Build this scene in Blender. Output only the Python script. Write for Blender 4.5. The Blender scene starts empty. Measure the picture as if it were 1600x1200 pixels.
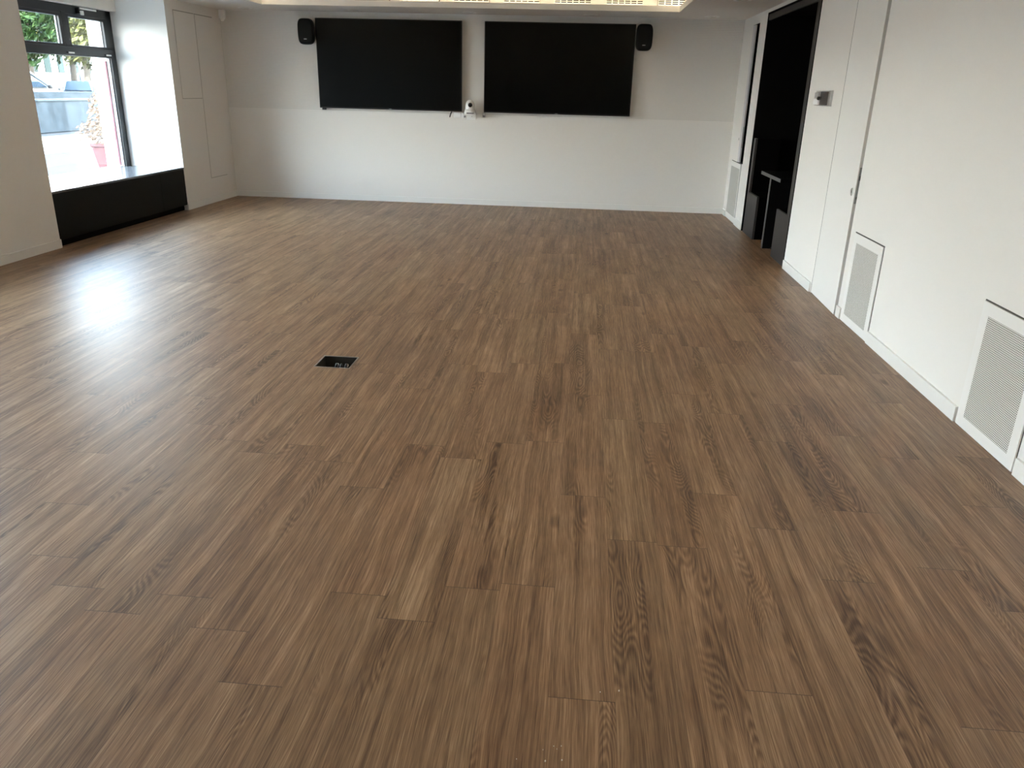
import bpy, bmesh, math, random
from mathutils import Vector, Matrix
random.seed(7)
S = bpy.context.scene
COL = S.collection

# ------------------------------------------------------------------ camera
# room axes: x to the right, y into the room towards the screen wall, z up (metres)
XR, XL, D, H = 2.191, -5.518, 12.396, 2.717
YF = -3.6                                    # wall behind the photographer
F_PX, PITCH, YAW, ROLL = 1217.44, 0.3603425738, -0.0797795678, -0.0266661646
def make_camera():
    cy, sy = math.cos(YAW), math.sin(YAW)
    fwd = Vector((sy*math.cos(PITCH), cy*math.cos(PITCH), -math.sin(PITCH)))
    right = Vector((cy, -sy, 0)); down = fwd.cross(right)
    R = math.cos(ROLL)*right + math.sin(ROLL)*down
    Dn = -math.sin(ROLL)*right + math.cos(ROLL)*down
    cam = bpy.data.cameras.new('camera'); ob = bpy.data.objects.new('camera', cam); COL.objects.link(ob)
    m = Matrix((R, -Dn, -fwd)).transposed().to_4x4(); m.translation = Vector((0, 0, 1.7))
    ob.matrix_world = m
    cam.sensor_width = 36.0; cam.lens = 36.0*F_PX/1600.0
    cam.clip_start = 0.05; cam.clip_end = 300
    S.camera = ob
make_camera()

# ------------------------------------------------------------------ world, sun, exposure
S.view_settings.view_transform = 'Standard'
S.view_settings.look = 'None'
S.view_settings.gamma = 1.0
S.view_settings.use_curve_mapping = False
S.view_settings.exposure = 1.38
SKY = 13.5
SUN = 20.0
w = bpy.data.worlds.new('sky'); S.world = w; w.use_nodes = True
bg = w.node_tree.nodes['Background']
wn, wl = w.node_tree.nodes, w.node_tree.links          # pale horizon, bluer sky higher up
tc = wn.new('ShaderNodeTexCoord'); sp = wn.new('ShaderNodeSeparateXYZ'); rp = wn.new('ShaderNodeValToRGB')
wl.new(tc.outputs['Generated'], sp.inputs[0]); wl.new(sp.outputs[2], rp.inputs[0]); wl.new(rp.outputs[0], bg.inputs[0])
el = rp.color_ramp.elements; el[0].position = .0; el[0].color = (1.0, .98, .94, 1); el[1].position = .42; el[1].color = (.58, .76, 1.0, 1)
e_ = el.new(.16); e_.color = (.86, .93, 1.0, 1)
bg.inputs[1].default_value = SKY
sun = bpy.data.lights.new('sun', 'SUN'); sun.energy = SUN; sun.angle = 0.01; sun.color = (1, 0.95, 0.86)
so = bpy.data.objects.new('sun', sun); COL.objects.link(so)
so.rotation_euler = Vector((0.02, 0.70, -0.71)).to_track_quat('-Z', 'Y').to_euler()
so.location = (-12, 0, 20)
S.cycles.use_denoising = True
S.cycles.max_bounces = 12
S.cycles.diffuse_bounces = 7
S.cycles.glossy_bounces = 5
S.cycles.transparent_max_bounces = 12
S.cycles.sample_clamp_indirect = 8.0

# ------------------------------------------------------------------ materials
class NT:
    def __init__(self, mat):
        self.t = mat.node_tree; self.n = self.t.nodes; self.l = self.t.links
    def put(self, sock, v):
        if hasattr(v, 'is_output') or isinstance(v, bpy.types.NodeSocket): self.l.new(v, sock)
        else:
            sock.default_value = v
    def math(self, op, a, b=None, c=None):
        n = self.n.new('ShaderNodeMath'); n.operation = op
        self.put(n.inputs[0], a)
        if b is not None: self.put(n.inputs[1], b)
        if c is not None: self.put(n.inputs[2], c)
        return n.outputs[0]
    def xyz(self, x, y, z=0.0):
        n = self.n.new('ShaderNodeCombineXYZ')
        for i, v in enumerate((x, y, z)): self.put(n.inputs[i], v)
        return n.outputs[0]
    def obj(self):
        t = self.n.new('ShaderNodeTexCoord'); s = self.n.new('ShaderNodeSeparateXYZ')
        self.l.new(t.outputs['Object'], s.inputs[0]); return s.outputs[0], s.outputs[1], s.outputs[2]
    def noise(self, vec, scale=1.0, detail=2.0, rough=0.5, dist=0.0):
        n = self.n.new('ShaderNodeTexNoise'); self.l.new(vec, n.inputs['Vector'])
        n.inputs['Scale'].default_value = scale; n.inputs['Detail'].default_value = detail
        n.inputs['Roughness'].default_value = rough; n.inputs['Distortion'].default_value = dist
        return n.outputs[0]
    def white(self, vec):
        n = self.n.new('ShaderNodeTexWhiteNoise'); n.noise_dimensions = '3D'; self.l.new(vec, n.inputs['Vector'])
        return n.outputs['Value']
    def ramp(self, fac, stops):
        n = self.n.new('ShaderNodeValToRGB'); self.put(n.inputs[0], fac)
        e = n.color_ramp.elements
        while len(e) < len(stops): e.new(0.5)
        for i, (p, c) in enumerate(stops): e[i].position = p; e[i].color = (*c, 1)
        return n.outputs[0]
    def mix(self, fac, a, b, blend='MIX'):
        n = self.n.new('ShaderNodeMix'); n.data_type = 'RGBA'; n.blend_type = blend
        self.put(n.inputs[0], fac)
        self.put(n.inputs[6], a if not isinstance(a, tuple) else (*a, 1))
        self.put(n.inputs[7], b if not isinstance(b, tuple) else (*b, 1))
        return n.outputs[2]
    def smooth(self, v, a, b, lo=0.0, hi=1.0):
        n = self.n.new('ShaderNodeMapRange'); n.interpolation_type = 'SMOOTHSTEP'
        self.put(n.inputs[0], v)
        for i, q in enumerate((a, b, lo, hi)): n.inputs[i+1].default_value = q
        return n.outputs[0]

def mat(name, color=(.8, .8, .8), rough=.5, metal=0.0, spec=.5, emit=None, estr=0.0, noise=0.0, nscale=20.0, bump=0.0):
    m = bpy.data.materials.new(name); m.use_nodes = True
    b = m.node_tree.nodes['Principled BSDF']; q = NT(m)
    b.inputs['Base Color'].default_value = (*color, 1); b.inputs['Roughness'].default_value = rough
    b.inputs['Metallic'].default_value = metal; b.inputs['Specular IOR Level'].default_value = spec
    if emit:
        b.inputs['Emission Color'].default_value = (*emit, 1); b.inputs['Emission Strength'].default_value = estr
    if noise or bump:
        x, y, z = q.obj(); nz = q.noise(q.xyz(x, y, z), nscale, 4, .6)
        if noise:
            lo = tuple(c*(1-noise) for c in color); hi = tuple(min(1, c*(1+noise)) for c in color)
            q.l.new(q.ramp(nz, [(.3, lo), (.7, hi)]), b.inputs['Base Color'])
        if bump:
            bn = q.n.new('ShaderNodeBump'); bn.inputs['Strength'].default_value = bump; bn.inputs['Distance'].default_value = .002
            q.l.new(nz, bn.inputs['Height']); q.l.new(bn.outputs[0], b.inputs['Normal'])
    return m

def perforated_mat(name, color, hole, a, b_, pitch, row, rad, stagger, rough=.55, zmin=None):
    """white sheet with a regular grid of drilled holes; a, b_ = object axes (0..2)"""
    m = bpy.data.materials.new(name); m.use_nodes = True; q = NT(m)
    bs = m.node_tree.nodes['Principled BSDF']; bs.inputs['Roughness'].default_value = rough
    ax = q.obj()
    v = q.math('DIVIDE', ax[b_], row); r = q.math('FLOOR', v)
    u = q.math('DIVIDE', ax[a], pitch)
    if stagger: u = q.math('ADD', u, q.math('MULTIPLY', q.math('FLOORED_MODULO', r, 2.0), .5))
    fu = q.math('MULTIPLY', q.math('SUBTRACT', q.math('FRACT', u), .5), pitch)
    fv = q.math('MULTIPLY', q.math('SUBTRACT', q.math('FRACT', v), .5), row)
    d = q.math('SQRT', q.math('ADD', q.math('MULTIPLY', fu, fu), q.math('MULTIPLY', fv, fv)))
    f = q.smooth(d, rad*.85, rad*1.1, 1.0, 0.0)
    if zmin is not None: f = q.math('MULTIPLY', f, q.math('GREATER_THAN', ax[2], zmin))
    q.l.new(q.mix(f, color, hole), bs.inputs['Base Color'])
    q.l.new(q.math('MULTIPLY_ADD', f, -.45, .5), bs.inputs['Specular IOR Level'])
    return m

def floor_mat():
    m = bpy.data.materials.new('vinyl_oak_planks'); m.use_nodes = True; q = NT(m)
    b = m.node_tree.nodes['Principled BSDF']
    x, y, z = q.obj()
    PW, PL = 0.2, 1.26
    xs = q.math('DIVIDE', q.math('ADD', x, .015), PW); col = q.math('FLOOR', xs); fx = q.math('FRACT', xs)
    off = q.math('MULTIPLY', q.white(q.xyz(col, 3.7, 1.3)), PL)
    ys = q.math('DIVIDE', q.math('ADD', y, off), PL); row = q.math('FLOOR', ys); fy = q.math('FRACT', ys)
    pid = q.white(q.xyz(col, row, 9.1)); pid2 = q.white(q.xyz(row, col, 4.4))
    pz = q.math('MULTIPLY', pid, 61.0)
    # the grain wanders a little across the plank
    wob = q.noise(q.xyz(q.math('MULTIPLY', x, 3.0), q.math('MULTIPLY', y, 1.3), pz), 1.0, 2, .5)
    xw = q.math('ADD', x, q.math('MULTIPLY', q.math('SUBTRACT', wob, .5), .045))
    streak = q.noise(q.xyz(q.math('MULTIPLY', xw, 24.0), q.math('MULTIPLY', y, .5), pz), 1.0, 5, .66)
    fine = q.noise(q.xyz(q.math('MULTIPLY', xw, 170.0), q.math('MULTIPLY', y, 2.2), pz), 1.0, 4, .7)
    hair = q.noise(q.xyz(q.math('MULTIPLY', xw, 480.0), q.math('MULTIPLY', y, 8.0), pz), 1.0, 2, .65)
    cloud = q.noise(q.xyz(q.math('MULTIPLY', x, 6.0), q.math('MULTIPLY', y, 1.8), pz), 1.0, 4, .65)
    # cathedral figure: contour lines of a stretched noise, in patches only
    cn = q.noise(q.xyz(q.math('MULTIPLY', x, 8.0), q.math('MULTIPLY', y, 1.5), q.math('ADD', pz, 7.0)), 1.0, 1.2, .4)
    arc = q.math('SINE', q.math('ADD', q.math('MULTIPLY', cn, 190.0), q.math('MULTIPLY', fine, 5.0)))
    patch = q.noise(q.xyz(q.math('MULTIPLY', x, 8.0), q.math('MULTIPLY', y, .7), q.math('ADD', pz, 21.0)), 1.0, 1.5, .5)
    pm = q.smooth(patch, .54, .66)
    # bright open-pored streaks
    br = q.noise(q.xyz(q.math('MULTIPLY', xw, 30.0), q.math('MULTIPLY', y, .9), q.math('ADD', pz, 40.0)), 1.0, 3, .6)
    bm_ = q.smooth(br, .60, .72)
    # sparse knots
    vor = q.n.new('ShaderNodeTexVoronoi'); q.l.new(q.xyz(q.math('MULTIPLY', x, 2.6), q.math('MULTIPLY', y, 1.1), pz), vor.inputs['Vector'])
    vor.inputs['Scale'].default_value = 1.0; vor.inputs['Randomness'].default_value = 1.0
    knot = q.smooth(vor.outputs['Distance'], .02, .09, 1.0, 0.0)
    v = q.math('MULTIPLY', q.math('SUBTRACT', streak, .5), .85)
    v = q.math('ADD', v, q.math('MULTIPLY', q.math('SUBTRACT', fine, .5), .85))
    v = q.math('ADD', v, q.math('MULTIPLY', q.math('SUBTRACT', hair, .5), .75))
    v = q.math('ADD', v, q.math('MULTIPLY', q.math('SUBTRACT', cloud, .5), .45))
    v = q.math('ADD', v, q.math('MULTIPLY', q.math('MULTIPLY', arc, pm), .12))
    v = q.math('SUBTRACT', v, q.math('MULTIPLY', pm, .13))
    v = q.math('ADD', v, q.math('MULTIPLY', bm_, .12))
    v = q.math('SUBTRACT', v, q.math('MULTIPLY', knot, .28))
    v = q.math('ADD', v, q.math('MULTIPLY', q.math('SUBTRACT', pid, .5), .04))
    v = q.math('ADD', v, .48)
    c = q.ramp(v, [(.10, (.074, .034, .015)), (.34, (.172, .092, .046)), (.53, (.280, .163, .086)), (.76, (.445, .283, .166)), (1.0, (.60, .41, .26))])
    tint = q.ramp(pid2, [(0.0, (1.0, .97, .95)), (.5, (1, 1, 1)), (1.0, (.98, 1.0, .98))])
    c = q.mix(1.0, c, tint, 'MULTIPLY')
    ex = q.math('MINIMUM', fx, q.math('SUBTRACT', 1.0, fx)); ey = q.math('MINIMUM', fy, q.math('SUBTRACT', 1.0, fy))
    sx = q.smooth(ex, .002, .008, 1.0, 0.0); sy = q.smooth(ey, .0006, .0018, 1.0, 0.0)
    seam = q.math('MAXIMUM', q.math('MULTIPLY', sx, .30), q.math('MULTIPLY', sy, .65))
    c = q.mix(seam, c, (.035, .022, .014))
    q.l.new(c, b.inputs['Base Color'])
    q.l.new(q.math('MULTIPLY_ADD', fine, .16, FLOOR_ROUGH), b.inputs['Roughness'])
    b.inputs['Specular IOR Level'].default_value = FLOOR_SPEC
    bn = q.n.new('ShaderNodeBump'); bn.inputs['Strength'].default_value = .16; bn.inputs['Distance'].default_value = .0012
    q.l.new(q.math('SUBTRACT', q.math('ADD', fine, q.math('MULTIPLY', hair, .6)), q.math('MULTIPLY', seam, 1.5)), bn.inputs['Height'])
    q.l.new(bn.outputs[0], b.inputs['Normal'])
    return m

def glass_mat(name, refl=.06):
    m = bpy.data.materials.new(name); m.use_nodes = True; q = NT(m)
    out = q.n['Material Output']; q.n.remove(q.n['Principled BSDF'])
    tr = q.n.new('ShaderNodeBsdfTransparent'); tr.inputs[0].default_value = (.93, .96, .95, 1)
    gl = q.n.new('ShaderNodeBsdfGlossy'); gl.inputs['Roughness'].default_value = 0.0
    geo = q.n.new('ShaderNodeNewGeometry'); fr = q.n.new('ShaderNodeFresnel')
    q.l.new(q.math('MULTIPLY_ADD', geo.outputs['Backfacing'], -.76034, 1.45), fr.inputs[0])    # same reflection from both faces of the pane
    mx = q.n.new('ShaderNodeMixShader'); q.l.new(fr.outputs[0], mx.inputs[0])
    q.l.new(tr.outputs[0], mx.inputs[1]); q.l.new(gl.outputs[0], mx.inputs[2]); q.l.new(mx.outputs[0], out.inputs[0])
    return m

FLOOR_ROUGH, FLOOR_SPEC = 0.365, 0.50
M = {}
M['wall'] = mat('white_wall_paint', (.81, .79, .757), .6, spec=.3, bump=.05, nscale=180)
M['ceiling'] = mat('ceiling_paint', (.78, .765, .735), .7, spec=.2)
M['skirting'] = mat('skirting_white', (.82, .81, .78), .4)
M['door'] = mat('door_white', (.82, .81, .785), .45)
M['wallperf'] = perforated_mat('perforated_acoustic_board', (.81, .79, .757), (.36, .34, .315), 0, 2, .021, .021, .0048, False, .6, zmin=1.345)
M['grille'] = perforated_mat('perforated_metal_grille', (.78, .77, .72), (.09, .088, .075), 1, 2, .0125, .0105, .0043, True, .45)
M['floor'] = floor_mat()
M['gap'] = mat('shadow_gap', (.10, .095, .085), .8, spec=.1)
M['lightgap'] = mat('fine_joint', (.42, .41, .38), .8, spec=.1)
M['anthracite'] = mat('anthracite_aluminium', (.018, .020, .022), .38, spec=.5)
M['glass'] = glass_mat('window_glass')
M['blacklam'] = mat('black_laminate', (.007, .0065, .006), .55, spec=.12)
M['benchtop'] = mat('bench_top_laminate', (.10, .10, .105), .22, spec=.6)
M['nichefront'] = mat('lit_black_laminate', (.034, .031, .0295), .5, spec=.3)  # black fronts facing the windows, their light put into the colour
M['nicheshade'] = mat('shaded_black_laminate', (.0035, .003, .003), 1.0, spec=.02)  # same black furniture, its shade put into the colour
M['nicheblack'] = mat('matt_black_board', (.004, .004, .004), .8, spec=.08)
M['screen'] = mat('screen_panel', (.0012, .0013, .0014), .28, spec=.10)
M['blackplastic'] = mat('black_plastic', (.006, .006, .007), .45, spec=.35)
M['mesh'] = mat('black_speaker_mesh', (.004, .004, .004), .6, spec=.2, bump=.3, nscale=400)
M['badge'] = mat('grey_badge', (.45, .45, .45), .4, metal=.4)
M['whiteplastic'] = mat('white_plastic', (.92, .92, .91), .3)
M['greyplastic'] = mat('grey_plastic', (.35, .35, .36), .4)
M['lens'] = mat('lens_black', (.003, .003, .004), .08)
M['steel'] = mat('brushed_steel', (.62, .61, .59), .3, metal=1.0)
M['chrome'] = mat('polished_chrome', (.75, .75, .75), .12, metal=1.0)
M['darkdisplay'] = mat('dark_display', (.03, .03, .032), .2)
M['led'] = mat('warm_led', (1, 1, 1), .5, emit=(1.0, .86, .62), estr=9.0)
M['leddim'] = mat('warm_led_dimmed', (1, 1, 1), .5, emit=(1.0, .84, .58), estr=3.0)
M['trayboard'] = mat('tray_board', (.84, .80, .72), .7, spec=.2)
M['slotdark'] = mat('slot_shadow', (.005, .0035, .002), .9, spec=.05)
M['spotlens'] = mat('frosted_lens', (.9, .9, .88), .2)
M['roller'] = mat('roller_box_paint', (.74, .70, .63), .6)
M['copper'] = mat('orange_wire', (.5, .22, .08), .5)
M['crumb'] = mat('plaster_crumb', (.8, .77, .7), .8)
M['render'] = mat('white_render', (.80, .78, .74), .8, spec=.1, noise=.05, nscale=3)
M['red'] = mat('red_strip', (.10, .008, .018), .5)
M['terracotta'] = mat('red_planter', (.075, .010, .013), .6, noise=.1, nscale=6)
M['concrete'] = mat('weathered_concrete', (.036, .042, .046), .9, spec=.1, noise=.35, nscale=2.2)
M['coping'] = mat('pale_coping', (.058, .066, .072), .9, spec=.1, noise=.25, nscale=3)
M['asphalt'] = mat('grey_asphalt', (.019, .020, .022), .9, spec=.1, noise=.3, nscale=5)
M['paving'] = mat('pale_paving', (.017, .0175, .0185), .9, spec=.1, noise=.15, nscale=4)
M['leafgreen'] = mat('green_leaves', (.014, .030, .006), .6, spec=.2, noise=.8, nscale=1.7)
M['leafyellow'] = mat('yellow_green_leaves', (.042, .042, .008), .6, spec=.2, noise=.8, nscale=1.9)
M['leafdry'] = mat('dry_tan_leaves', (.082, .050, .031), .7, spec=.2, noise=.5, nscale=9)
M['bark'] = mat('brown_bark', (.06, .045, .032), .9, noise=.3, nscale=12)
M['shutter'] = mat('green_shutter', (.012, .030, .023), .6, spec=.3)
M['carwhite'] = mat('white_car_paint', (.16, .165, .17), .25, spec=.1)
M['carblue'] = mat('blue_car_paint', (.007, .016, .036), .25, spec=.08)
M['carglass'] = mat('tinted_car_glass', (.005, .012, .020), .2, spec=.04)
M['tyre'] = mat('tyre_rubber', (.01, .01, .01), .8)
M['postgrey'] = mat('grey_post', (.09, .11, .13), .4, metal=.3)
M['rooftile'] = mat('brown_roof_tile', (.22, .12, .08), .8)

# ------------------------------------------------------------------ mesh helpers
class MB:
    def __init__(self): self.bm = bmesh.new()
    def box(self, x0, x1, y0, y1, z0, z1, bevel=0.0, seg=2):
        b = bmesh.new()
        vs = [b.verts.new((x, y, z)) for x in (x0, x1) for y in (y0, y1) for z in (z0, z1)]
        for f in ((0,1,3,2),(4,6,7,5),(0,4,5,1),(2,3,7,6),(0,2,6,4),(1,5,7,3)): b.faces.new([vs[i] for i in f])
        bmesh.ops.recalc_face_normals(b, faces=b.faces)
        if bevel: bmesh.ops.bevel(b, geom=list(b.edges), offset=bevel, segments=seg, affect='EDGES', profile=.5)
        return self.join(b)
    def join(self, b, mtx=None):
        if mtx is not None: bmesh.ops.transform(b, matrix=mtx, verts=b.verts)
        me = bpy.data.meshes.new('tmp'); b.to_mesh(me); b.free(); self.bm.from_mesh(me); bpy.data.meshes.remove(me)
        return self
    def prism(self, pts, axis, a0, a1, bevel=0.0):
        """closed outline pts (2-D) pushed along axis 0/1/2"""
        b = bmesh.new()
        def P(p, a):
            q = list(p); q.insert(axis, a); return q
        v0 = [b.verts.new(P(p, a0)) for p in pts]; v1 = [b.verts.new(P(p, a1)) for p in pts]
        b.faces.new(v0); b.faces.new(list(reversed(v1))); n = len(pts)
        for i in range(n): b.faces.new((v0[i], v0[(i+1) % n], v1[(i+1) % n], v1[i]))
        bmesh.ops.recalc_face_normals(b, faces=b.faces)
        if bevel: bmesh.ops.bevel(b, geom=list(b.edges), offset=bevel, segments=2, affect='EDGES', profile=.5)
        return self.join(b)
    def lathe(self, prof, centre=(0,0,0), axis='Z', n=32, smooth=True):
        """prof = [(radius, height)...] turned about the axis"""
        b = bmesh.new(); rings = []
        for r, h in prof:
            if r < 1e-6: rings.append([b.verts.new((0, 0, h))])
            else: rings.append([b.verts.new((r*math.cos(2*math.pi*i/n), r*math.sin(2*math.pi*i/n), h)) for i in range(n)])
        for A, B in zip(rings, rings[1:]):
            for i in range(n):
                j = (i+1) % n
                if len(A) == 1 and len(B) == 1: continue
                if len(A) == 1: b.faces.new((A[0], B[i], B[j]))
                elif len(B) == 1: b.faces.new((A[i], A[j], B[0]))
                else: b.faces.new((A[i], A[j], B[j], B[i]))
        bmesh.ops.recalc_face_normals(b, faces=b.faces)
        for f in b.faces: f.smooth = smooth
        m = Matrix.Translation(centre)
        if axis == 'Y': m = m @ Matrix.Rotation(math.pi/2, 4, 'X')       # height goes to -y
        if axis == 'X': m = m @ Matrix.Rotation(-math.pi/2, 4, 'Y')      # height goes to -x
        return self.join(b, m)
    def tube(self, pts, r, n=10):
        pts = [Vector(p) for p in pts]; b = bmesh.new(); rings = []
        up = Vector((.123, .21, .97))
        for i, p in enumerate(pts):
            t = (pts[min(i+1, len(pts)-1)] - pts[max(i-1, 0)]).normalized()
            s = t.cross(up).normalized(); u = s.cross(t)
            rr = r[i] if isinstance(r, (list, tuple)) else r
            rings.append([b.verts.new(p + rr*(math.cos(2*math.pi*k/n)*s + math.sin(2*math.pi*k/n)*u)) for k in range(n)])
        for A, B in zip(rings, rings[1:]):
            for k in range(n): b.faces.new((A[k], A[(k+1) % n], B[(k+1) % n], B[k]))
        b.faces.new(rings[0]); b.faces.new(list(reversed(rings[-1])))
        bmesh.ops.recalc_face_normals(b, faces=b.faces)
        for f in b.faces: f.smooth = len(f.verts) == 4
        return self.join(b)
    def build(self, name, material, parent=None, **tags):
        me = bpy.data.meshes.new(name); self.bm.to_mesh(me); self.bm.free()
        o = bpy.data.objects.new(name, me); COL.objects.link(o); me.materials.append(material)
        if parent: o.parent = parent
        for k, v in tags.items(): o[k] = v
        return o

def box(*a, **k): return MB().box(*a, **k)
def thing(name, label, cat, loc=(0, 0, 0), group=None, rotz=0.0):
    o = bpy.data.objects.new(name, None); COL.objects.link(o); o.location = loc; o.rotation_euler = (0, 0, rotz)
    o.empty_display_size = .1
    o['label'] = label; o['category'] = cat
    if group: o['group'] = group
    return o
def tag(o, label, cat, group=None):
    o['label'] = label; o['category'] = cat
    if group: o['group'] = group
    return o
def copy_tree(o, parent=None):
    c = o.copy(); COL.objects.link(c)
    if parent: c.parent = parent
    for ch in list(o.children): copy_tree(ch, c)
    return c
def struct(mb, name, m, label, cat, parent=None):
    o = mb.build(name, m, parent); o['kind'] = 'structure'
    if parent is None: o['label'] = label; o['category'] = cat
    return o

# ------------------------------------------------------------------ room shell
XO = -6.62                    # outer face of the window wall
XWIN = -6.27                  # inner face of the window frames
ZS, ZH = 0.585, 2.53          # bench top, window head
REC = [(7.881, 10.746), (3.40, 6.25), (-1.4, 0.8)]     # window recesses (first one is in view, third added unseen for daylight)
HX0, HX1, HY0, HY1 = -1.652, -1.424, 4.618, 4.838       # hole of the floor box

m = MB()                                                # floor slab around the floor box, running on into the cloakroom niche
for a in ((XO, HX0, YF, D), (HX1, 3.4, YF, D), (HX0, HX1, YF, HY0), (HX0, HX1, HY1, D)):
    m.box(a[0], a[1], a[2], a[3], -.14, 0)
struct(m, 'floor', M['floor'], 'brown oak-look vinyl plank floor running the length of the room', 'floor')

TX0, TX1, TY0, TY1, TZ = -4.49, 1.163, 1.6, 11.455, 2.789     # lit ceiling tray
m = MB()
def ring(m, e, z0, z1):
    x0, x1, y0, y1 = TX0-e, TX1+e, TY0-e, TY1+e
    for a in ((XO, x0, YF, D+.2), (x1, 3.6, YF, D+.2), (x0, x1, YF, y0), (x0, x1, y1, D+.2)): m.box(a[0], a[1], a[2], a[3], z0, z1)
ring(m, 0, H, TZ-.022); ring(m, .17, TZ-.022, H+.30)
for a in ((TX0-.012, TX0, TY0-.012, TY1+.012), (TX1, TX1+.012, TY0-.012, TY1+.012), (TX0, TX1, TY0-.012, TY0), (TX0, TX1, TY1, TY1+.012)): m.box(*a, TZ-.022, TZ)
struct(m, 'ceiling', M['ceiling'], 'flat painted ceiling around the lit recessed tray', 'ceiling')
m = box(TX0-.17, TX1+.17, TY0-.17, TY1+.17, TZ+.16, TZ+.22)
struct(m, 'ceiling_tray', M['trayboard'], 'warmly lit raised board inside the ceiling tray', 'ceiling')

m = box(XL, XR, D, D+.2, 0, H); m.box(XO, XL, D, D+.2, 0, H)
struct(m, 'wall_back', M['wallperf'], 'white end wall with fine perforated acoustic board above a plain lower half', 'wall')
m = box(XO, 3.6, YF-.2, YF, 0, H)
struct(m, 'wall_front', M['wall'], 'plain white wall behind the photographer', 'wall')

m = MB(); ys = [YF] + [v for r in sorted(REC) for v in r] + [D]
for a, b in zip(ys[0::2], ys[1::2]): m.box(XO, XL, a, b, 0, H)
for a, b in REC:
    m.box(XO, XWIN, a, b, 0, ZS-.03); m.box(XO, XWIN-.005, a, b, ZH, H)
struct(m, 'wall_left', M['wall'], 'white window wall with deep reveals on the left', 'wall')

# right wall: opening, door and slot are real gaps
OY0, OY1, OZ = 8.447, 10.867, 2.676
DY0, DY1, DZ = 6.552, 7.348, H
SY0, SY1, SZ0, SZ1 = 11.32, 11.74, .825, 2.60
m = box(XR, 3.6, YF, DY0-.004, 0, H); m.box(XR+.06, 3.6, DY0-.004, DY1+.004, 0, H); m.box(XR, 3.6, DY1+.004, OY0, 0, H)
m.box(XR, 3.6, OY1, SY0, 0, H); m.box(XR, 3.6, SY1, D, 0, H)
m.box(XR, 3.6, SY0, SY1, 0, SZ0); m.box(XR, 3.6, SY0, SY1, SZ1, H); m.box(XR+.30, 3.6, SY0, SY1, SZ0, SZ1)
m.box(XR, 3.6, OY0, OY1, OZ, H); m.box(3.3, 3.6, OY0, OY1, 0, OZ)
struct(m, 'wall_right', M['wall'], 'long white wall with doors, grilles and a black niche on the right', 'wall')

# skirting
m = box(XL, XR, D-.015, D, 0, .085, bevel=.002); struct(m, 'baseboard_back', M['skirting'], 'white skirting along the end wall below the screens', 'skirting')
m = MB()
for a, b in ((YF, REC[2][0]), (REC[2][1], REC[1][0]), (REC[1][1], REC[0][0]), (REC[0][1], D-.015)):
    m.box(XL, XL+.015, a, b, 0, .09, bevel=.002)
m.box(XL-.25, XL+.0151, REC[0][1]-.012, REC[0][1]+.001, 0, .09, bevel=.002)
struct(m, 'baseboard_left', M['skirting'], 'white skirting along the window wall', 'skirting')
VENTS = [(3.645, 4.265), (5.79, 6.42), (11.40, 12.12)]
m = MB()
for a, b in ((YF, VENTS[0][0]-.02), (VENTS[0][1]+.02, VENTS[1][0]-.01), (VENTS[1][1]+.015, DY0-.012), (DY1+.03, OY0-.02), (OY1+.02, VENTS[2][0]-.02), (VENTS[2][1]+.03, D-.016)):
    m.box(XR-.016, XR, a, b, 0, .09, bevel=.002)
struct(m, 'baseboard_right', M['skirting'], 'white skirting pieces between the doors and grilles', 'skirting')

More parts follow.
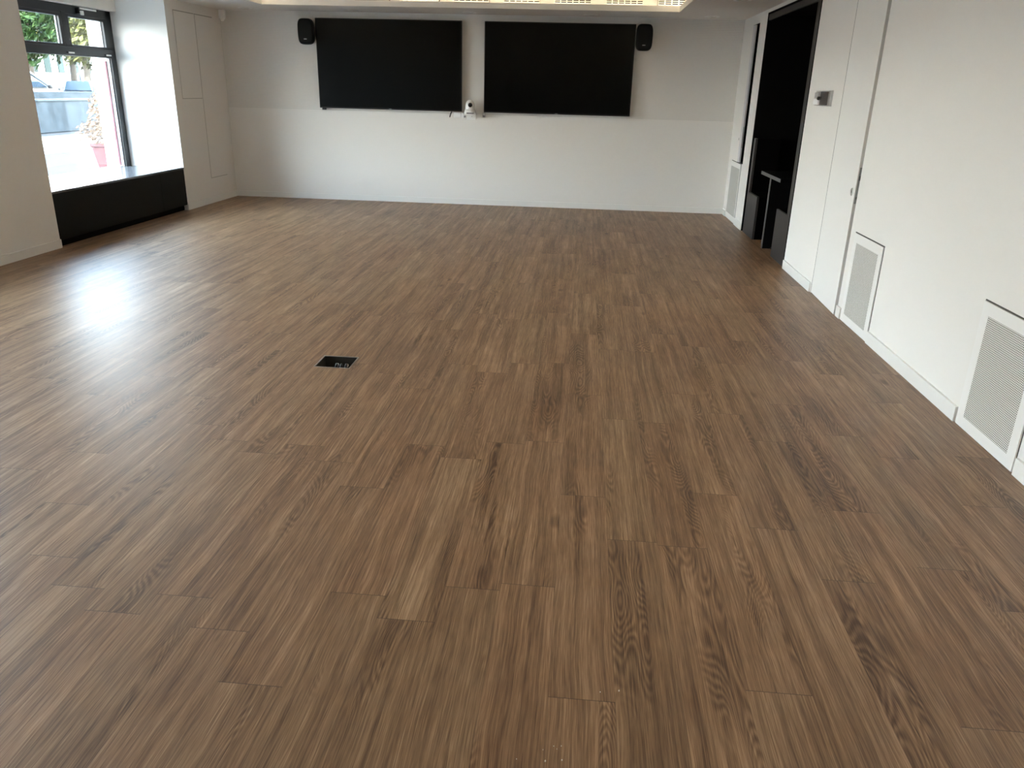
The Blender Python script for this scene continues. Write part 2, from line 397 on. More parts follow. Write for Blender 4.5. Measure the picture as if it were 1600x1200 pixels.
# ------------------------------------------------------------------ window_1 .. 3
def window(n, y0, y1, label):
    t = thing('window_%d' % n, label, 'window', (XWIN, (y0+y1)/2, ZS)); t['kind'] = 'structure'
    ox, oy, oz = XWIN, (y0+y1)/2, ZS
    def mb(boxes, bev=.004):
        m = MB()
        for b in boxes: m.box(b[0]-ox, b[1]-ox, b[2]-oy, b[3]-oy, b[4]-oz, b[5]-oz, bevel=bev)
        return m
    x0, x1 = XWIN-.07, XWIN
    zt0, zt1 = 1.962, 2.06                                    # transom
    my = [(y0+.80, y0+.88), (y1-1.056, y1-.976)]              # mullions between the top lights
    fr = [(x0, x1, y0, y0+.13, ZS-.03, ZH), (x0, x1, y1-.115, y1, ZS-.03, ZH), (x0, x1, y0, y1, ZH-.10, ZH), (x0, x1, y0, y1, ZS-.03, ZS+.0)]
    mb(fr).build('window_frame', M['anthracite'], t)
    mb([(x0, x1+.012, y0+.12, y1-.1, zt0, zt1)]).build('transom', M['anthracite'], t)
    for a, b in my: mb([(x0, x1+.006, a, b, zt1-.005, ZH-.08)]).build('mullion', M['anthracite'], t)
    edges = [y0+.13] + [v for ab in my for v in ab] + [y1-.115]
    for a, b in zip(edges[0::2], edges[1::2]):                # top lights: opening sashes
        sw = .08 if b > y1-.2 else .05
        s = mb([(x0+.01, x1+.004, a, a+.05, zt1, ZH-.10), (x0+.01, x1+.004, b-sw, b, zt1, ZH-.10), (x0+.01, x1+.004, a, b, zt1, zt1+.03), (x0+.01, x1+.004, a, b, ZH-.135, ZH-.10)]).build('sash', M['anthracite'], t)
        mb([(x0+.030, x0+.036, a+.05, b-sw, zt1+.03, ZH-.135)], 0).build('pane', M['glass'], s)
        mb([(x0+.022, x0+.040, b-sw-.012, b-sw, zt1+.03, ZH-.135)], 0).build('glazing_bead', M['greyplastic'], s)
    mb([(x0+.030, x0+.036, y0+.13, y1-.115, ZS, zt0)], 0).build('pane', M['glass'], t)
    mb([(x0+.018, x0+.045, y1-.132, y1-.115, ZS, zt0)], 0).build('glazing_bead', M['greyplastic'], t)
    if n == 1:
        for yy in (9.71, 10.50):                              # white latch tabs on the transom
            mb([(x1+.012, x1+.022, yy, yy+.105, zt0+.024, zt0+.042)], .002).build('latch', M['whiteplastic'], t)['label'] = 'small white latch'
            MB().lathe([(0, 0), (.011, 0), (.011, .008), (0, .008)], (x1+.02-ox, yy-.03-oy, zt0+.034-oz), 'X').build('latch_screw', M['blackplastic'], t)
        mb([(x1, x1+.05, 9.99, 10.06, ZH-.085, ZH-.02)], .006).build('opener_bracket', M['blackplastic'], t)
        a = mb([(x1+.05, x1+.062, 10.00, 10.34, ZH-.035, ZH-.015)], .002).build('opener_arm', M['whiteplastic'], t); a['label'] = 'white opener arm'
        mb([(x1+.05, x1+.075, 10.00, 10.05, ZH-.10, ZH-.05)], .006).build('opener_catch', M['whiteplastic'], t)
    return t
window(1, *REC[0], 'dark framed shop window with top lights above the black bench')
window(2, *REC[1], 'dark framed window nearer than the picture edge on the left wall')
window(3, *REC[2], 'unseen dark framed window added beside the photographer on the left wall')  # out of view, added to bring in more daylight
for i, (a, b) in enumerate(REC):
    o = box(XWIN+.002, XWIN+.085, a+.001, b-.001, ZH, H-.001, bevel=.003).build('trim_%d' % (i+1), M['roller'])
    o['kind'] = 'structure'; o['label'] = 'beige shutter box above %s' % ('the visible shop window', 'the second window', 'the third window')[i]; o['category'] = 'shutter box'
o = box(-6.435, -6.41, 10.722, 10.745, ZS, 1.93, bevel=.002).build('guide_rail', M['red'])
tag(o, 'thin red vertical rail outside the window against the white outer reveal', 'rail')

# window benches
def bench(y0, y1, label):
    ox, oy = -5.9, (y0+y1)/2
    t = thing('window_bench', label, 'bench', (ox, oy, 0), 'black benches in the window recesses')
    def mb(*b, bev=.002): return MB().box(b[0]-ox, b[1]-ox, b[2]-oy, b[3]-oy, b[4], b[5], bevel=bev)
    e = .003
    mb(XWIN+.003, XL+.006, y0+e, y1-e, ZS-.022, ZS, bev=.002).build('top', M['benchtop'], t)['label'] = 'glossy dark bench top'
    mb(XWIN+.003, XL-.02, y0+e, y1-e, .07, ZS-.022, bev=0).build('carcass', M['nicheblack'], t)
    s = y1-.66
    mb(XL-.02, XL, y0+e, s-.003, .075, ZS-.026).build('front_panel', M['blacklam'], t)
    mb(XL-.02, XL, s+.003, y1-e, .075, ZS-.026).build('front_panel', M['blacklam'], t)
    mb(XL-.09, XL-.05, y0+e, y1-e, 0, .07, bev=0).build('plinth', M['nicheblack'], t)
    return t
bench(*REC[0], 'low black window bench with glossy top below the visible window')
bench(*REC[1], 'low black window bench below the second window')
bench(*REC[2], 'low black window bench below the third window')

# ------------------------------------------------------------------ left wall access panels, sensor
def access_panel(y0, y1, z0, z1, label):
    t = thing('access_panel', label, 'access panel', (XL, (y0+y1)/2, z0), 'flush access panels in the window wall')
    oy = (y0+y1)/2
    MB().box(.0005, .0015, y0-oy-.007, y1-oy+.007, -.008, z1-z0+.012).build('joint', M['lightgap'], t)
    MB().box(.0016, .006, y0-oy, y1-oy, 0, z1-z0, bevel=.001).build('panel', M['wall'], t)
access_panel(10.955, 11.535, 1.485, 2.580, 'square-ish upper access panel flush in the wall right of the window reveal')
access_panel(11.560, 12.105, .365, 2.580, 'tall narrow access panel flush in the wall next to the far left corner')

t = thing('motion_sensor', 'small white motion sensor high in the far left corner', 'sensor', (-5.46, 12.33, 2.56))
MB().box(-.05, .04, -.01, .065, .03, .155, bevel=.015).build('housing', M['whiteplastic'], t)
MB().lathe([(0, -.035), (.02, -.03), (.032, -.012), (.036, .015), (.036, .04)], (-.005, .02, .03), 'Z', 20).build('lens', M['whiteplastic'], t)

# ------------------------------------------------------------------ screens, speakers, conference camera
def screen(x0, x1, z0, z1, label):
    ox = (x0+x1)/2; w = (x1-x0)/2; h = z1-z0
    t = thing('wall_screen', label, 'screen', (ox, D, z0), 'wall mounted black screens')
    MB().box(-w+.25, w-.25, -.035, 0, .2, h-.2).build('wall_mount', M['blackplastic'], t)
    MB().box(-w+.01, w-.01, -.075, -.030, .01, h-.01, bevel=.008).build('back_housing', M['blackplastic'], t)
    m = MB(); bz = .012
    m.box(-w, w, -.088, -.06, h-bz, h, bevel=.002); m.box(-w, w, -.088, -.06, 0, bz+.006, bevel=.002)
    m.box(-w, -w+bz, -.088, -.06, 0, h, bevel=.002); m.box(w-bz, w, -.088, -.06, 0, h, bevel=.002)
    bzl = m.build('bezel', M['blackplastic'], t)
    MB().box(-w+bz, w-bz, -.083, -.076, bz+.006, h-bz).build('display', M['screen'], t)
    MB().box(-.02, .02, -.0895, -.088, .004, .013).build('logo_plate', M['badge'], bzl)
    if x0 < -2: MB().box(-w+.03, -w+.09, -.08, -.05, -.03, 0, bevel=.005).build('infrared_receiver', M['blackplastic'], t)
screen(-4.037, -1.853, 1.380, 2.626, 'left of the two large black wall screens')
screen(-1.520, .658, 1.380, 2.626, 'right of the two large black wall screens')

def speaker(xc, zc, tilt, label):
    t = thing('wall_speaker', label, 'speaker', (xc, D, zc), 'black wall speakers')
    t.rotation_euler = (0, 0, tilt)
    a, b = .118, .177
    def ring(s, y, pw=4.0, n=40):
        r = []
        for i in range(n):
            th = 2*math.pi*i/n; c, sn = math.cos(th), math.sin(th)
            r.append((s*a*math.copysign(abs(c)**(2/pw), c), y, s*b*math.copysign(abs(sn)**(2/pw), sn)))
        return r
    def loft(rings):
        bm = bmesh.new(); vs = [[bm.verts.new(p) for p in r] for r in rings]
        for A, B in zip(vs, vs[1:]):
            for i in range(len(A)): bm.faces.new((A[i], A[(i+1) % len(A)], B[(i+1) % len(A)], B[i]))
        bm.faces.new(vs[0]); bm.faces.new(list(reversed(vs[-1])))
        bmesh.ops.recalc_face_normals(bm, faces=bm.faces)
        for f in bm.faces: f.smooth = len(f.verts) == 4
        return MB().join(bm)
    loft([ring(.62, -.03), ring(.80, -.05), ring(.94, -.10), ring(1.0, -.15), ring(1.0, -.185)]).build('cabinet', M['blackplastic'], t)
    gr = loft([ring(.97, -.185), ring(.955, -.20), ring(.90, -.212), ring(.80, -.218)]).build('front_grille', M['mesh'], t)
    MB().box(-.022, .022, -.2215, -.2150, -.110, -.098, bevel=.002).build('badge', M['badge'], gr)
    MB().box(-.03, .03, -.05, 0, -.04, .04, bevel=.004).build('wall_bracket', M['blackplastic'], t)
speaker(-4.155, 2.434, .0, 'black rounded speaker left of the left screen')
speaker(.777, 2.450, .0, 'black rounded speaker right of the right screen')

t = thing('conference_camera', 'white dome conference camera between the two screens', 'camera', (-1.72, D-.13, 1.345))
MB().lathe([(0, 0), (.083, 0), (.088, .008), (.086, .03), (.078, .062), (.072, .07), (0, .07)], (0, 0, 0), 'Z', 36).build('base', M['whiteplastic'], t); bs = t.children[0]
MB().box(-.04, .065, -.088, -.07, .013, .026, bevel=.002).build('indicator_strip', M['blackplastic'], bs)
m = MB(); m.lathe([(.072, 0), (.071, .05), (.066, .082), (.052, .112), (.028, .130), (0, .136)], (0, 0, .071), 'Z', 36); hd = m.build('head', M['whiteplastic'], t)
MB().lathe([(0, 0), (.031, 0), (.031, .022), (.026, .026), (0, .022)], (.012, -.060, .135), 'Y', 28).build('lens', M['lens'], hd)
MB().lathe([(.032, 0), (.038, 0), (.038, .017), (.032, .019), (.032, 0)], (.012, -.060, .135), 'Y', 28).build('lens_ring', M['whiteplastic'], hd)
t = thing('camera_shelf', 'small white bracket under the conference camera', 'bracket', (-1.72, D, 1.345))
MB().box(-.085, .085, -.225, 0, -.014, -.001, bevel=.003).build('plate', M['whiteplastic'], t)
MB().box(-.02, .03, -.18, -.10, -.035, -.013, bevel=.003).build('knob_block', M['whiteplastic'], t)
MB().box(-.07, .07, -.012, 0, -.08, -.012, bevel=.003).build('wall_flange', M['whiteplastic'], t)
t = thing('cable_box', 'white cable box with a short black lead below the left screen', 'cable box', (-1.93, D, 1.29))
MB().box(-.055, .055, -.035, 0, 0, .075, bevel=.006).build('cover', M['whiteplastic'], t)
MB().tube([(-.085, -.03, .085), (-.10, -.035, .05), (-.115, -.03, .005)], .009).build('lead', M['blackplastic'], t)
MB().box(.06, .10, -.03, 0, -.002, .07, bevel=.006).build('plug', M['whiteplastic'], t)
MB().box(.10, .125, -.025, 0, .005, .085, bevel=.006).build('plug_shade', M['greyplastic'], t)
t = thing('cable_clip', 'grey cable clip on the wall below the right screen corner', 'clip', (-1.525, D, 1.305))
MB().box(-.02, .02, -.03, 0, 0, .065, bevel=.006).build('clip_body', M['greyplastic'], t)
MB().lathe([(0, 0), (.017, 0), (.017, .02), (0, .02)], (.005, -.03, .045), 'Y', 18).build('clip_cap', M['whiteplastic'], t)

# ------------------------------------------------------------------ floor box
t = thing('floor_box', 'open square floor socket box sunk into the planks', 'floor box', ((HX0+HX1)/2, (HY0+HY1)/2, 0))
hw, hd = (HX1-HX0)/2, (HY1-HY0)/2
m = MB(); m.box(-hw+.001, hw-.001, -hd+.001, hd-.001, -.135, -.13)
for a in ((-hw+.0005, -hw+.003, -hd, hd), (hw-.003, hw-.0005, -hd, hd), (-hw, hw, -hd+.0005, -hd+.003), (-hw, hw, hd-.003, hd-.0005)): m.box(*a, -.13, -.002)
m.build('tub', mat('galvanised_tub', (.08, .072, .06), .45, metal=.6), t)
m = MB(); r = .004
for a in ((-hw-r, -hw+.002, -hd-r, hd+r), (hw-.002, hw+r, -hd-r, hd+r), (-hw, hw, -hd-r, -hd+.002), (-hw, hw, hd-.002, hd+r)): m.box(*a, -.004, .002)
m.build('rim', M['steel'], t)['label'] = 'thin bright metal rim'
MB().box(-hw+.02, hw-.02, .015, .07, -.13, -.075, bevel=.004).build('socket_block', M['blackplastic'], t)
MB().box(-hw+.05, hw-.05, .012, .016, -.115, -.085).build('socket_face', M['greyplastic'], t)
for i in range(3):
    x = -.015 + i*.032
    cb = MB().tube([(x, .075, -.09), (x+.006, .045, -.045), (x+.014, .0, -.016), (x+.026, -.055, -.014), (x+.04, -.095, -.07)], .0085).build('cable', M['blackplastic'], t)
    MB().lathe([(0, 0), (.0105, 0), (.0105, .028), (.007, .034), (0, .034)], (x+.014, .022, -.026), 'Y', 14).build('connector', M['whiteplastic'] if i != 1 else M['chrome'], cb)
MB().tube([(-.09, .03, -.12), (-.07, -.02, -.05), (-.05, -.06, -.06), (-.03, -.095, -.11)], .006).build('earth_wire', M['copper'], t)
MB().box(.07, .105, -.07, -.02, -.13, -.05, bevel=.006).build('junction_block', M['blackplastic'], t)

proto = None
for (x, y, s) in ((.198, 1.912, .0035), (.141, 1.900, .0026), (.033, 1.630, .003), (-.012, 1.621, .0036), (.009, 1.676, .002), (.030, 1.679, .002), (-.02, 1.66, .0018), (-.09, 1.62, .0018), (.018, 1.667, .0016)):
    if proto is None:
        b = bmesh.new(); bmesh.ops.create_icosphere(b, subdivisions=1, radius=1.0)
        for v in b.verts: v.co *= random.uniform(.7, 1.15)
        proto = MB().join(b).build('plaster_crumb', M['crumb']); o = proto
        tag(o, 'tiny pale plaster crumb lying on the planks near the bottom edge', 'crumb', 'plaster crumbs on the floor')
    else:
        o = proto.copy(); COL.objects.link(o)
    o.scale = (s, s*1.2, s*.7); o.location = (x, y, s*.5)

# ------------------------------------------------------------------ right wall: door, lock, panels, niche
t = thing('door_1', 'flush full height white door standing slightly proud between grille and control panel', 'door', (XR, DY1, 0)); t['kind'] = 'structure'
L = DY1-DY0; t.rotation_euler = (0, 0, -.030)          # hung at the far side, a touch ajar
MB().box(0, .044, -L, 0, .006, H-.006, bevel=.0015).build('leaf', M['door'], t)
MB().box(-.0008, .03, .0003, .0039, .006, H-.006).build('hinge_joint', M['gap'], t)
e = MB().box(.002, .0415, -L-.0012, -L-.0002, .01, H-.01).build('edge_band', mat('grey_door_edge', (.52, .51, .49), .45), t); e['label'] = 'grey door edge'
MB().box(.008, .032, -L-.003, -L-.0012, .92, 1.20, bevel=.0005).build('lock_plate', mat('dull_lock_steel', (.22, .22, .21), .35, metal=.8), e)
MB().box(.013, .027, -L-.006, -L-.003, 1.10, 1.135).build('latch_bolt', M['gap'], e)
MB().box(.013, .027, -L-.004, -L-.003, .955, .975).build('dead_bolt', M['gap'], e)
h = MB().lathe([(.012, .003), (.020, .006), (.027, .006), (.031, .003), (.031, 0)], (0, -L+.075, 1.005), 'X', 28).build('handle', M['steel'], t)
h['label'] = 'round steel finger pull'
MB().lathe([(0, .0008), (.014, .0008), (.014, 0)], (0, -L+.075, 1.005), 'X', 20).build('pull_cup', M['gap'], h)

def vent(y0, y1, z0, z1, mx, label):
    oy = (y0+y1)/2; w = (y1-y0)/2
    t = thing('vent_grille', label, 'vent', (XR, oy, z0), 'perforated wall grilles near the floor')
    MB().box(-.003, -.0002, -w-.004, w+.004, .002, z1-z0+.006).build('joint', M['gap'], t)
    m = MB(); h = z1-z0
    m.box(-.010, -.0031, -w, -w+mx, .004, h-.002); m.box(-.010, -.0031, w-mx, w, .004, h-.002)
    m.box(-.010, -.0031, -w+mx, w-mx, .004, .068); m.box(-.010, -.0031, -w+mx, w-mx, h-.07, h-.002)
    m.build('frame', M['door'], t)
    MB().box(-.0095, -.004, -w+mx, w-mx, .068, h-.07).build('perforated_sheet', M['grille'], t)
vent(*VENTS[0], 0, .715, .072, 'perforated white wall grille nearest the photographer by the right edge')
vent(*VENTS[1], 0, .715, .072, 'perforated white wall grille beside the white door edge')
vent(*VENTS[2], .02, .82, .03, 'perforated grey-looking wall grille next to the far right corner')

# tall slot with the edge of a parked partition leaf
t = thing('door_2', 'tall narrow slot with a dark gap and parked grey door edge above the far grille', 'door', (XR, SY0, SZ0)); t['kind'] = 'structure'
m = MB(); sw, sh = SY1-SY0, SZ1-SZ0
m.box(.10, .29, .002, sw-.002, .003, sh-.003); m.box(.002, .10, .001, .006, .003, sh-.003); m.box(.03, .10, sw-.008, sw-.002, .003, sh-.003); m.box(.002, .10, .006, sw-.008, .001, .006); m.box(.002, .10, .006, sw-.008, sh-.006, sh-.001)
m.build('slot_lining', M['nicheblack'], t)
MB().box(-.002, .019, sw-.15, sw-.008, .006, sh-.006, bevel=.001).build('leaf_edge', mat('parked_leaf_grey', (.62, .61, .63), .5), t)
MB().box(.002, .016, sw-.152, sw-.15, .20, .48).build('lock_plate', M['greyplastic'], t)
MB().lathe([(.006, .004), (.013, .006), (.018, .003), (.018, 0)], (-.002, SY1-SY0+.05, .31), 'X', 20).build('handle', M['steel'], t)

t = thing('control_panel', 'small steel wall control panel with dark display right of the black niche', 'control panel', (XR, 7.90, 1.64))
MB().box(-.006, 0, -.27, .27, -.005, .130, bevel=.002).build('back_plate', M['steel'], t)
MB().box(-.020, -.006, -.200, .06, .005, .120, bevel=.002).build('display', M['darkdisplay'], t)['label'] = 'dark display'
MB().box(-.024, -.006, .11, .262, .004, .055, bevel=.002).build('flap', M['whiteplastic'], t)
MB().box(-.018, -.006, .15, .262, .062, .112, bevel=.002).build('switch', M['greyplastic'], t)
MB().lathe([(0, .022), (.012, .022), (.016, .014), (.016, 0), (0, 0)], (-.016, .09, .062), 'X', 20).build('knob', M['blackplastic'], t)
MB().box(-.026, -.006, -.27, -.215, .0, .128, bevel=.002).build('end_cap', M['steel'], t)

# niche: black lined opening
NX = 3.28
t = thing('trim_4', 'black board lining of the tall opening in the right wall', 'opening lining', (XR, OY0, 0)); t['kind'] = 'structure'
W = OY1-OY0
def nb(*b, name='lining', m_='nicheblack', bev=.0):
    return MB().box(b[0]-XR, b[1]-XR, b[2], b[3], b[4], b[5], bevel=bev).build(name, M[m_], t)
nb(XR-.004, NX, .001, .022, 0, OZ-.001, name='side_lining')
nb(XR-.004, NX, W-.022, W-.001, 0, OZ-.001, name='side_lining')
nb(XR-.004, NX, .022, W-.022, OZ-.022, OZ-.001, name='head_lining')
nb(NX-.01, NX+.019, .001, W-.001, 0, OZ-.001, name='back_lining')
nb(XR+.004, XR+.03, .06, W-.022, OZ-.088, OZ-.022, name='head_fascia', m_='nichefront')

# curtain hanging at the back of the niche
bm = bmesh.new(); n = 160; x0 = 3.10; prev = None
for i in range(n+1):
    yy = OY0+.04 + (W-.08)*i/n
    xx = x0 + .045*math.sin(i*2*math.pi/9.5) + .018*math.sin(i*2*math.pi/23+1)
    cur = (bm.verts.new((xx, yy, .03)), bm.verts.new((xx, yy, OZ-.10)))
    if prev: f = bm.faces.new((prev[0], cur[0], cur[1], prev[1])); f.smooth = True
    prev = cur
bmesh.ops.solidify(bm, geom=list(bm.faces), thickness=.006)
t = thing('curtain', 'black curtain hanging in folds at the back of the niche', 'curtain', (0, 0, 0))
MB().join(bm).build('fabric', mat('black_curtain_fabric', (.03, .022, .015), .9, spec=.1), t)
MB().tube([(x0, OY0+.03, OZ-.085), (x0, OY1-.03, OZ-.085)], .014).build('rail', M['nicheblack'], t)

# black niche furniture: window light painted as grey fronts, shade as blacker carcasses
def niche_unit(y0, y1, post, zt, label, name):
    t = thing(name, label, 'cabinet', (XR, (y0+y1)/2, 0), 'low black cabinets in the niche'); oy = (y0+y1)/2
    MB().box(.03, .55, y0-oy, y1-oy, .0, .53, bevel=.002).build('carcass', M['nicheshade'], t)
    MB().box(.004, .03, y0-oy, y1-oy, .0, .532, bevel=.002).build('front_panel', M['nichefront'], t)
    MB().box(.004, .03, post[0]-oy, post[1]-oy, .532, zt, bevel=.001).build('upright', M['nichefront'], t)
    MB().box(.03, .32, post[0]-oy, post[1]-oy, .532, zt, bevel=.001).build('upright_side', M['nicheshade'], t)
niche_unit(OY0+.055, 9.09, (OY0+.055, 8.62), OZ-.09, 'low black cabinet with tall upright on the near side of the niche', 'niche_cabinet')
niche_unit(10.16, 10.78, (10.68, 10.78), 1.20, 'low black cabinet with short upright on the far side of the niche', 'niche_cabinet')
t = thing('stand', 'black T shaped stand with flat top in the middle of the niche', 'stand', (XR, 9.58, 0))
MB().box(.004, .50, -.49, .51, .815, .856, bevel=.002).build('top', mat('black_stand_top', (.004, .0035, .0035), .9, spec=.05), t)
MB().box(-.001, .004, -.488, .508, .817, .854).build('top_edge', mat('lit_black_edge', (.085, .081, .078), .5), t)['label'] = 'front edge of the black top with its light painted grey'  # window light on the black edge painted as grey
MB().box(.01, .42, -.025, .030, .0, .815, bevel=.002).build('post', M['nicheblack'], t)
MB().box(.004, .010, -.025, .030, .0, .815).build('post_edge', bpy.data.materials['lit_black_edge'], t)
MB().box(.10, .46, -.22, .22, .0, .02, bevel=.003).build('foot', M['nicheblack'], t)

# ------------------------------------------------------------------ ceiling: LED strips, slotted boards, downlights
e0, e1 = .028, .064                                     # the strips lie in the groove behind the tray lip
for a, lab in (((TX0, TX1, TY1+e0, TY1+e1), 'warm LED strip in the groove along the far edge of the ceiling tray'),
               ((TX0, TX1, TY0-e1, TY0-e0), 'warm LED strip in the groove along the near edge of the ceiling tray'),
               ((TX0-e1, TX0-e0, TY0, TY1), 'warm LED strip in the groove along the left edge of the ceiling tray'),
               ((TX1+e0, TX1+e1, TY0, TY1), 'warm LED strip in the groove along the right edge of the ceiling tray')):
    tag(box(*a, TZ-.0215, TZ-.014).build('led_strip', M['leddim' if 'far' in lab else 'led']), lab, 'light strip', 'warm strips in the ceiling tray')

# slotted air outlets standing along the far side of the tray, lit from the groove below
PIT = .685
def slot_board(wd, n):
    t = thing('slotted_outlet', 'slotted air outlet', 'air outlet', (0, TY1+.10, TZ))
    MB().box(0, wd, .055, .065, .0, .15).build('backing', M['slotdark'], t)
    m = MB(); z = [.012, .024, .037, .047, .060, .070, .083, .093, .106, .15]
    for k in range(0, len(z), 2): m.box(0, wd, -.014, -.006, z[k], z[k+1])
    g = .014
    for k in range(n+1):
        x = k*wd/n; m.box(max(0, x-g/2), min(wd, x+g/2), -.0138, -.006, .012, .15)
    m.build('slotted_face', M['trayboard'], t)
    return t
first = None; words = ['first', 'second', 'third', 'fourth', 'fifth', 'sixth', 'seventh', 'eighth']
for i in range(8):
    x = -3.915 + PIT*i
    if i == 7: o = slot_board(.36, 4)
    elif first is None: o = first = slot_board(.49, 6)
    else: o = copy_tree(first)
    o.location = (x, TY1+.10, TZ)
    o['label'] = '%s slotted air outlet from the left on the lit far side of the ceiling tray' % words[i]
    o['group'] = 'slotted outlets in the ceiling tray'

first = None
for i, (x, y, lab) in enumerate(((-4.977, 12.05, 'recessed ceiling downlight nearest the far left corner'), (-3.368, 12.05, 'recessed ceiling downlight above the left screen'),
                    (-1.704, 12.05, 'recessed ceiling downlight above the gap between the screens'), (.001, 12.05, 'recessed ceiling downlight above the right screen'),
                    (1.664, 12.0, 'recessed ceiling downlight nearest the far right corner'), (1.693, 9.93, 'recessed ceiling downlight beside the tray near the black niche'))):
    if first is None:
        t = first = thing('downlight', lab, 'downlight', (x, y, H), 'recessed downlights')
        MB().lathe([(.072, -.001), (.074, -.006), (.100, -.006), (.104, -.001)], (0, 0, 0), 'Z', 36).build('trim_ring', M['whiteplastic'], t)
        MB().lathe([(0, -.0015), (.072, -.0015)], (0, 0, 0), 'Z', 36).build('reflector', M['steel'], t)
        MB().lathe([(0, -.012), (.030, -.010), (.036, -.002)], (.02, 0, 0), 'Z', 24).build('lens', M['spotlens'], t)
    else:
        t = copy_tree(first); t.location = (x, y, H); t['label'] = lab

# ------------------------------------------------------------------ outside: street, wall, cars, trees, house
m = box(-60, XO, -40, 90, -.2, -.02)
struct(m, 'ground_street', M['asphalt'], 'grey asphalt street outside the window', 'street')  # grey beside the pale strip stands in for street in shade
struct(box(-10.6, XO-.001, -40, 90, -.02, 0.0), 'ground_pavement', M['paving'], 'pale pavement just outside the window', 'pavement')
struct(box(-16.6, -12.7, -40, 90, -.02, .0), 'ground_sunlit_band', mat('painted_sunlit_band', (.10, .099, .098), .9, spec=.1, noise=.1, nscale=3), 'sunlit band of street painted pale before the concrete wall', 'street')  # band of sunlight painted as a paler strip of ground
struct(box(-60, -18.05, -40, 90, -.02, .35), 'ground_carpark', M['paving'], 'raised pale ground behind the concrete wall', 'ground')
t = thing('garden_wall', 'low grey concrete wall across the street', 'wall', (-17.9, 30, 0))
MB().box(-.12, .15, -60, 45, 0, .98).build('wall_body', M['concrete'], t)
MB().box(-.15, .19, -60, 45, .98, 1.05, bevel=.01).build('coping', M['coping'], t)
MB().box(-.45, -.15, -60, 45, .6, 1.26).build('upper_course', M['concrete'], t)

def car(label, loc, rot, paint):
    t = thing('parked_car', label, 'car', loc, 'cars parked behind the concrete wall', rot)
    low = [(-2.05, .35), (-2.1, .62), (-2.0, .92), (-1.0, .98), (.75, .98), (1.55, .90), (2.0, .72), (2.08, .50), (2.0, .30), (-1.95, .28)]
    MB().prism(low, 0, -.86, .86, bevel=.06).build('body', paint, t)
    bm = bmesh.new()                                           # greenhouse, narrower at the roof
    base = [(-1.95, .95), (1.05, .97)]; roof = [(-1.55, 1.50), (.10, 1.53)]
    p = [(-.80, base[0]), (.80, base[0]), (.80, base[1]), (-.80, base[1])]; q = [(-.60, roof[0]), (.60, roof[0]), (.60, roof[1]), (-.60, roof[1])]
    V = [bm.verts.new((x, y, z)) for x, (y, z) in p] + [bm.verts.new((x, y, z)) for x, (y, z) in q]
    for f in ((0,3,2,1), (4,5,6,7), (0,1,5,4), (1,2,6,5), (2,3,7,6), (3,0,4,7)): bm.faces.new([V[i] for i in f])
    bmesh.ops.recalc_face_normals(bm, faces=bm.faces); bmesh.ops.bevel(bm, geom=list(bm.edges), offset=.15, segments=4, affect='EDGES', profile=.5)
    MB().join(bm).build('cabin', paint, t)
    def quad(pts, name):
        bm = bmesh.new(); f = bm.faces.new([bm.verts.new(v) for v in pts]); bmesh.ops.recalc_face_normals(bm, faces=[f])
        bmesh.ops.solidify(bm, geom=[f], thickness=.012); return MB().join(bm).build(name, M['carglass'], t)
    for s in (-1, 1):
        quad([(s*.800, -1.55, 1.03), (s*.800, .72, 1.03), (s*.735, .35, 1.22), (s*.735, -1.42, 1.22)], 'side_window')
    quad([(-.66, 1.02, 1.02), (.66, 1.02, 1.02), (.54, .20, 1.49), (-.54, .20, 1.49)], 'windscreen')
    quad([(-.66, -1.93, 1.02), (.66, -1.93, 1.02), (.54, -1.60, 1.46), (-.54, -1.60, 1.46)], 'rear_window')
    for s in (-1, 1): MB().tube([(s*.70, 1.04, 1.0), (s*.59, .18, 1.52)], .04, 8).build('roof_pillar', M['postgrey'], t)
    for y in (-1.3, 1.3):
        for s in (-1, 1):
            MB().lathe([(0, -.1), (.22, -.1), (.31, -.09), (.31, .09), (.22, .1), (0, .1)], (s*.80, y, .31), 'X', 24).build('wheel', M['tyre'], t)
    for s in (-1, 1): MB().box(s*.93-.07, s*.93+.07, .62, .74, .98, 1.12, bevel=.03).build('mirror', M['blackplastic'], t)
    return t
car('white hatchback parked behind the concrete wall seen through the window', (-20.6, 28.4, .35), 0, M['carwhite'])
c2 = car('blue car parked behind the concrete wall right of the white hatchback', (-24.4, 38.2, .351), math.radians(-150), M['carblue'])
c2.scale = (.86, .86, .82)

def foliage(n, centre, rad, leaf, seed, shell=.55):
    rnd = random.Random(seed); bm = bmesh.new()
    for i in range(n):
        while True:
            v = Vector((rnd.uniform(-1, 1), rnd.uniform(-1, 1), rnd.uniform(-1, 1)))
            l = v.length
            if shell*rnd.random() < l < 1.0: break
        lump = 1 + .22*math.sin(v.x*7+seed)*math.cos(v.y*6-seed)*math.sin(v.z*5+.7)
        p = Vector((centre[0]+v.x*rad[0]*lump, centre[1]+v.y*rad[1]*lump, centre[2]+v.z*rad[2]*lump))
        s = leaf*rnd.uniform(.6, 1.35)
        a = Vector((rnd.gauss(0, 1), rnd.gauss(0, 1), rnd.gauss(0, 1))).normalized(); b = a.orthogonal().normalized()
        c = a.cross(b)
        vs = [bm.verts.new(p + s*(q[0]*b + q[1]*c + q[2]*a)) for q in ((-1, 0, 0), (0, -.45, .12), (1, 0, 0), (0, .45, .12))]
        bm.faces.new(vs)
    return MB().join(bm)
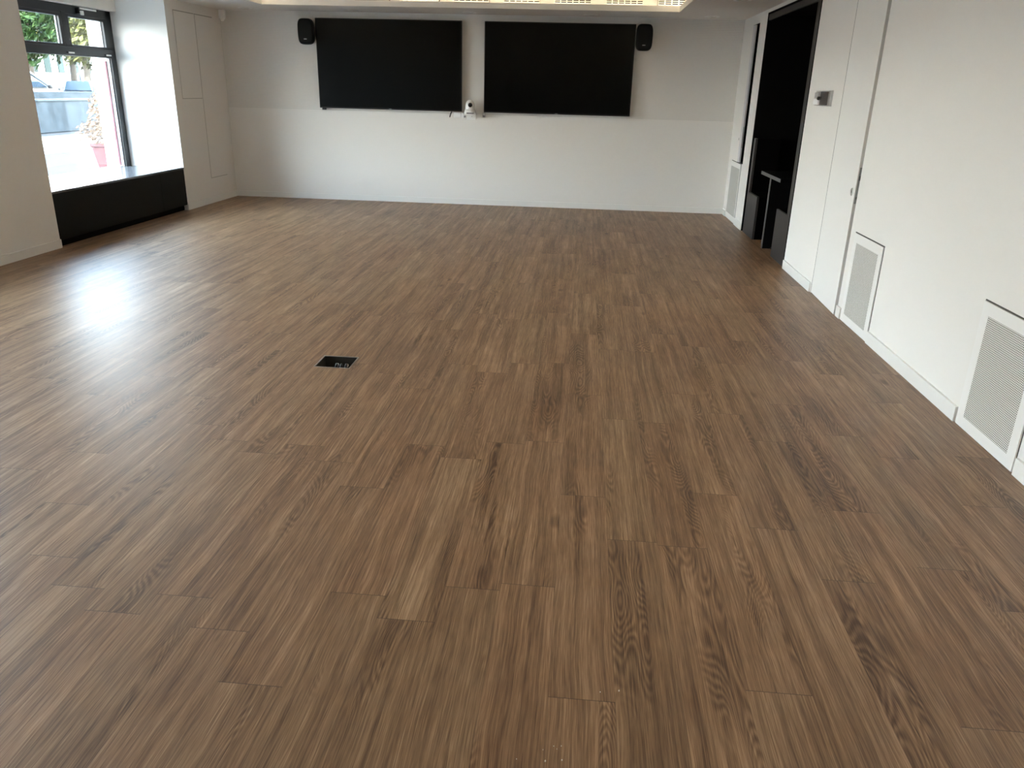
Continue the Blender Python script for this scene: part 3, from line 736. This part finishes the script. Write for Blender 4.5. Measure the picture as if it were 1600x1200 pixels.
def tree(loc, crown_z, rad, m_, n, leaf, seed, label):
    t = thing('tree', label, 'tree', loc, 'trees across the street')
    MB().tube([(0, 0, 0), (.05, .1, crown_z*.45), (-.05, .05, crown_z*.8), (0, 0, crown_z+rad[2]*.3)], [.22, .18, .13, .05]).build('trunk', M['bark'], t)
    for k in range(4):
        an = k*1.6+seed
        MB().tube([(0, .05, crown_z*.72), (math.cos(an)*rad[0]*.3, math.sin(an)*rad[1]*.3, crown_z), (math.cos(an)*rad[0]*.6, math.sin(an)*rad[1]*.6, crown_z+rad[2]*.35)], [.09, .06, .025]).build('branch', M['bark'], t)
    foliage(n, (0, 0, crown_z), rad, leaf, seed).build('crown', m_, t)
tree((-26.0, 37.0, .35), 4.0, (1.9, 2.2, 2.0), M['leafgreen'], 2600, .20, 3, 'dense green tree seen through the left top light of the window')
tree((-28.4, 45.3, .35), 4.2, (1.7, 1.7, 2.2), M['leafyellow'], 2100, .20, 5, 'yellow green tree seen through the right top light of the window')
tree((-32.6, 50.6, .35), 4.8, (1.9, 2.0, 2.6), M['leafgreen'], 1500, .24, 8, 'green tree standing farthest back behind the yellow green one')
tree((-32.8, 46.0, .35), 4.6, (1.9, 2.1, 2.6), M['leafyellow'], 1800, .26, 11, 'broad yellowing tree behind the dense green one')

t = thing('house', 'long white house with green shutters behind the trees', 'house', (-36, 56, .35))
MB().box(-9, 0, -28, 34, 0, 6.4).build('wall', M['render'], t)
MB().prism([(.5, 6.4), (-4.5, 8.6), (-9.5, 6.4)], 1, -28.5, 34.5).build('roof', M['rooftile'], t)
for y0 in (51.6, 53.0, 54.4, 56.05, 57.5, 59.2):
    f = MB().box(.0, .05, y0-56-.02, y0-56+.62, 1.70, 2.95, bevel=.01).build('shutter', M['shutter'], t)
t = thing('lamp_post', 'slim grey lamp post before the white house', 'lamp post', (-34.5, 54.35, .35))
MB().tube([(0, 0, 0), (0, 0, 4.2)], .06).build('pole', M['postgrey'], t)
MB().lathe([(.10, 0), (.20, .1), (.18, .3), (0, .38)], (0, 0, 4.2), 'Z', 20).build('lantern', M['postgrey'], t)

t = thing('potted_shrub', 'dry orange shrub in a tall red planter outside the window', 'potted plant', (-8.05, 13.24, 0))
b = MB(); b.prism([(-.13, 0), (.13, 0), (.21, .68), (-.21, .68)], 0, -.13, .13)
bm = bmesh.new(); ringv = []
for z, r in ((0, .12), (.62, .21), (.64, .23), (.69, .23), (.69, .195), (.60, .19)):
    ringv.append([bm.verts.new((sx*r, sy*r, z)) for sx, sy in ((-1, -1), (1, -1), (1, 1), (-1, 1))])
for A, B in zip(ringv, ringv[1:]):
    for i in range(4): bm.faces.new((A[i], A[(i+1) % 4], B[(i+1) % 4], B[i]))
bm.faces.new(ringv[0]); bm.faces.new(ringv[-1]); bmesh.ops.recalc_face_normals(bm, faces=bm.faces)
b.bm.free(); MB().join(bm).build('planter', M['terracotta'], t)
MB().tube([(0, 0, .58), (.02, -.02, .95), (0, .02, 1.40)], [.025, .018, .006]).build('stem', M['bark'], t)
rnd = random.Random(4)
for k in range(7):
    an = k*2.4; z = .72+k*.09; r = .42-k*.045
    MB().tube([(0, 0, z-.08), (math.cos(an)*r*.5, math.sin(an)*r*.5, z), (math.cos(an)*r, math.sin(an)*r, z+.10)], [.012, .008, .004], 6).build('branch', M['bark'], t)
f = foliage(680, (0, -.15, .88), (.36, .50, .21), .036, 21, .3)
f2 = foliage(600, (0, -.04, 1.18), (.24, .30, .40), .036, 22, .3)
me = bpy.data.meshes.new('t'); f2.bm.to_mesh(me); f.bm.from_mesh(me); f2.bm.free(); bpy.data.meshes.remove(me)
f.build('leaves', M['leafdry'], t)
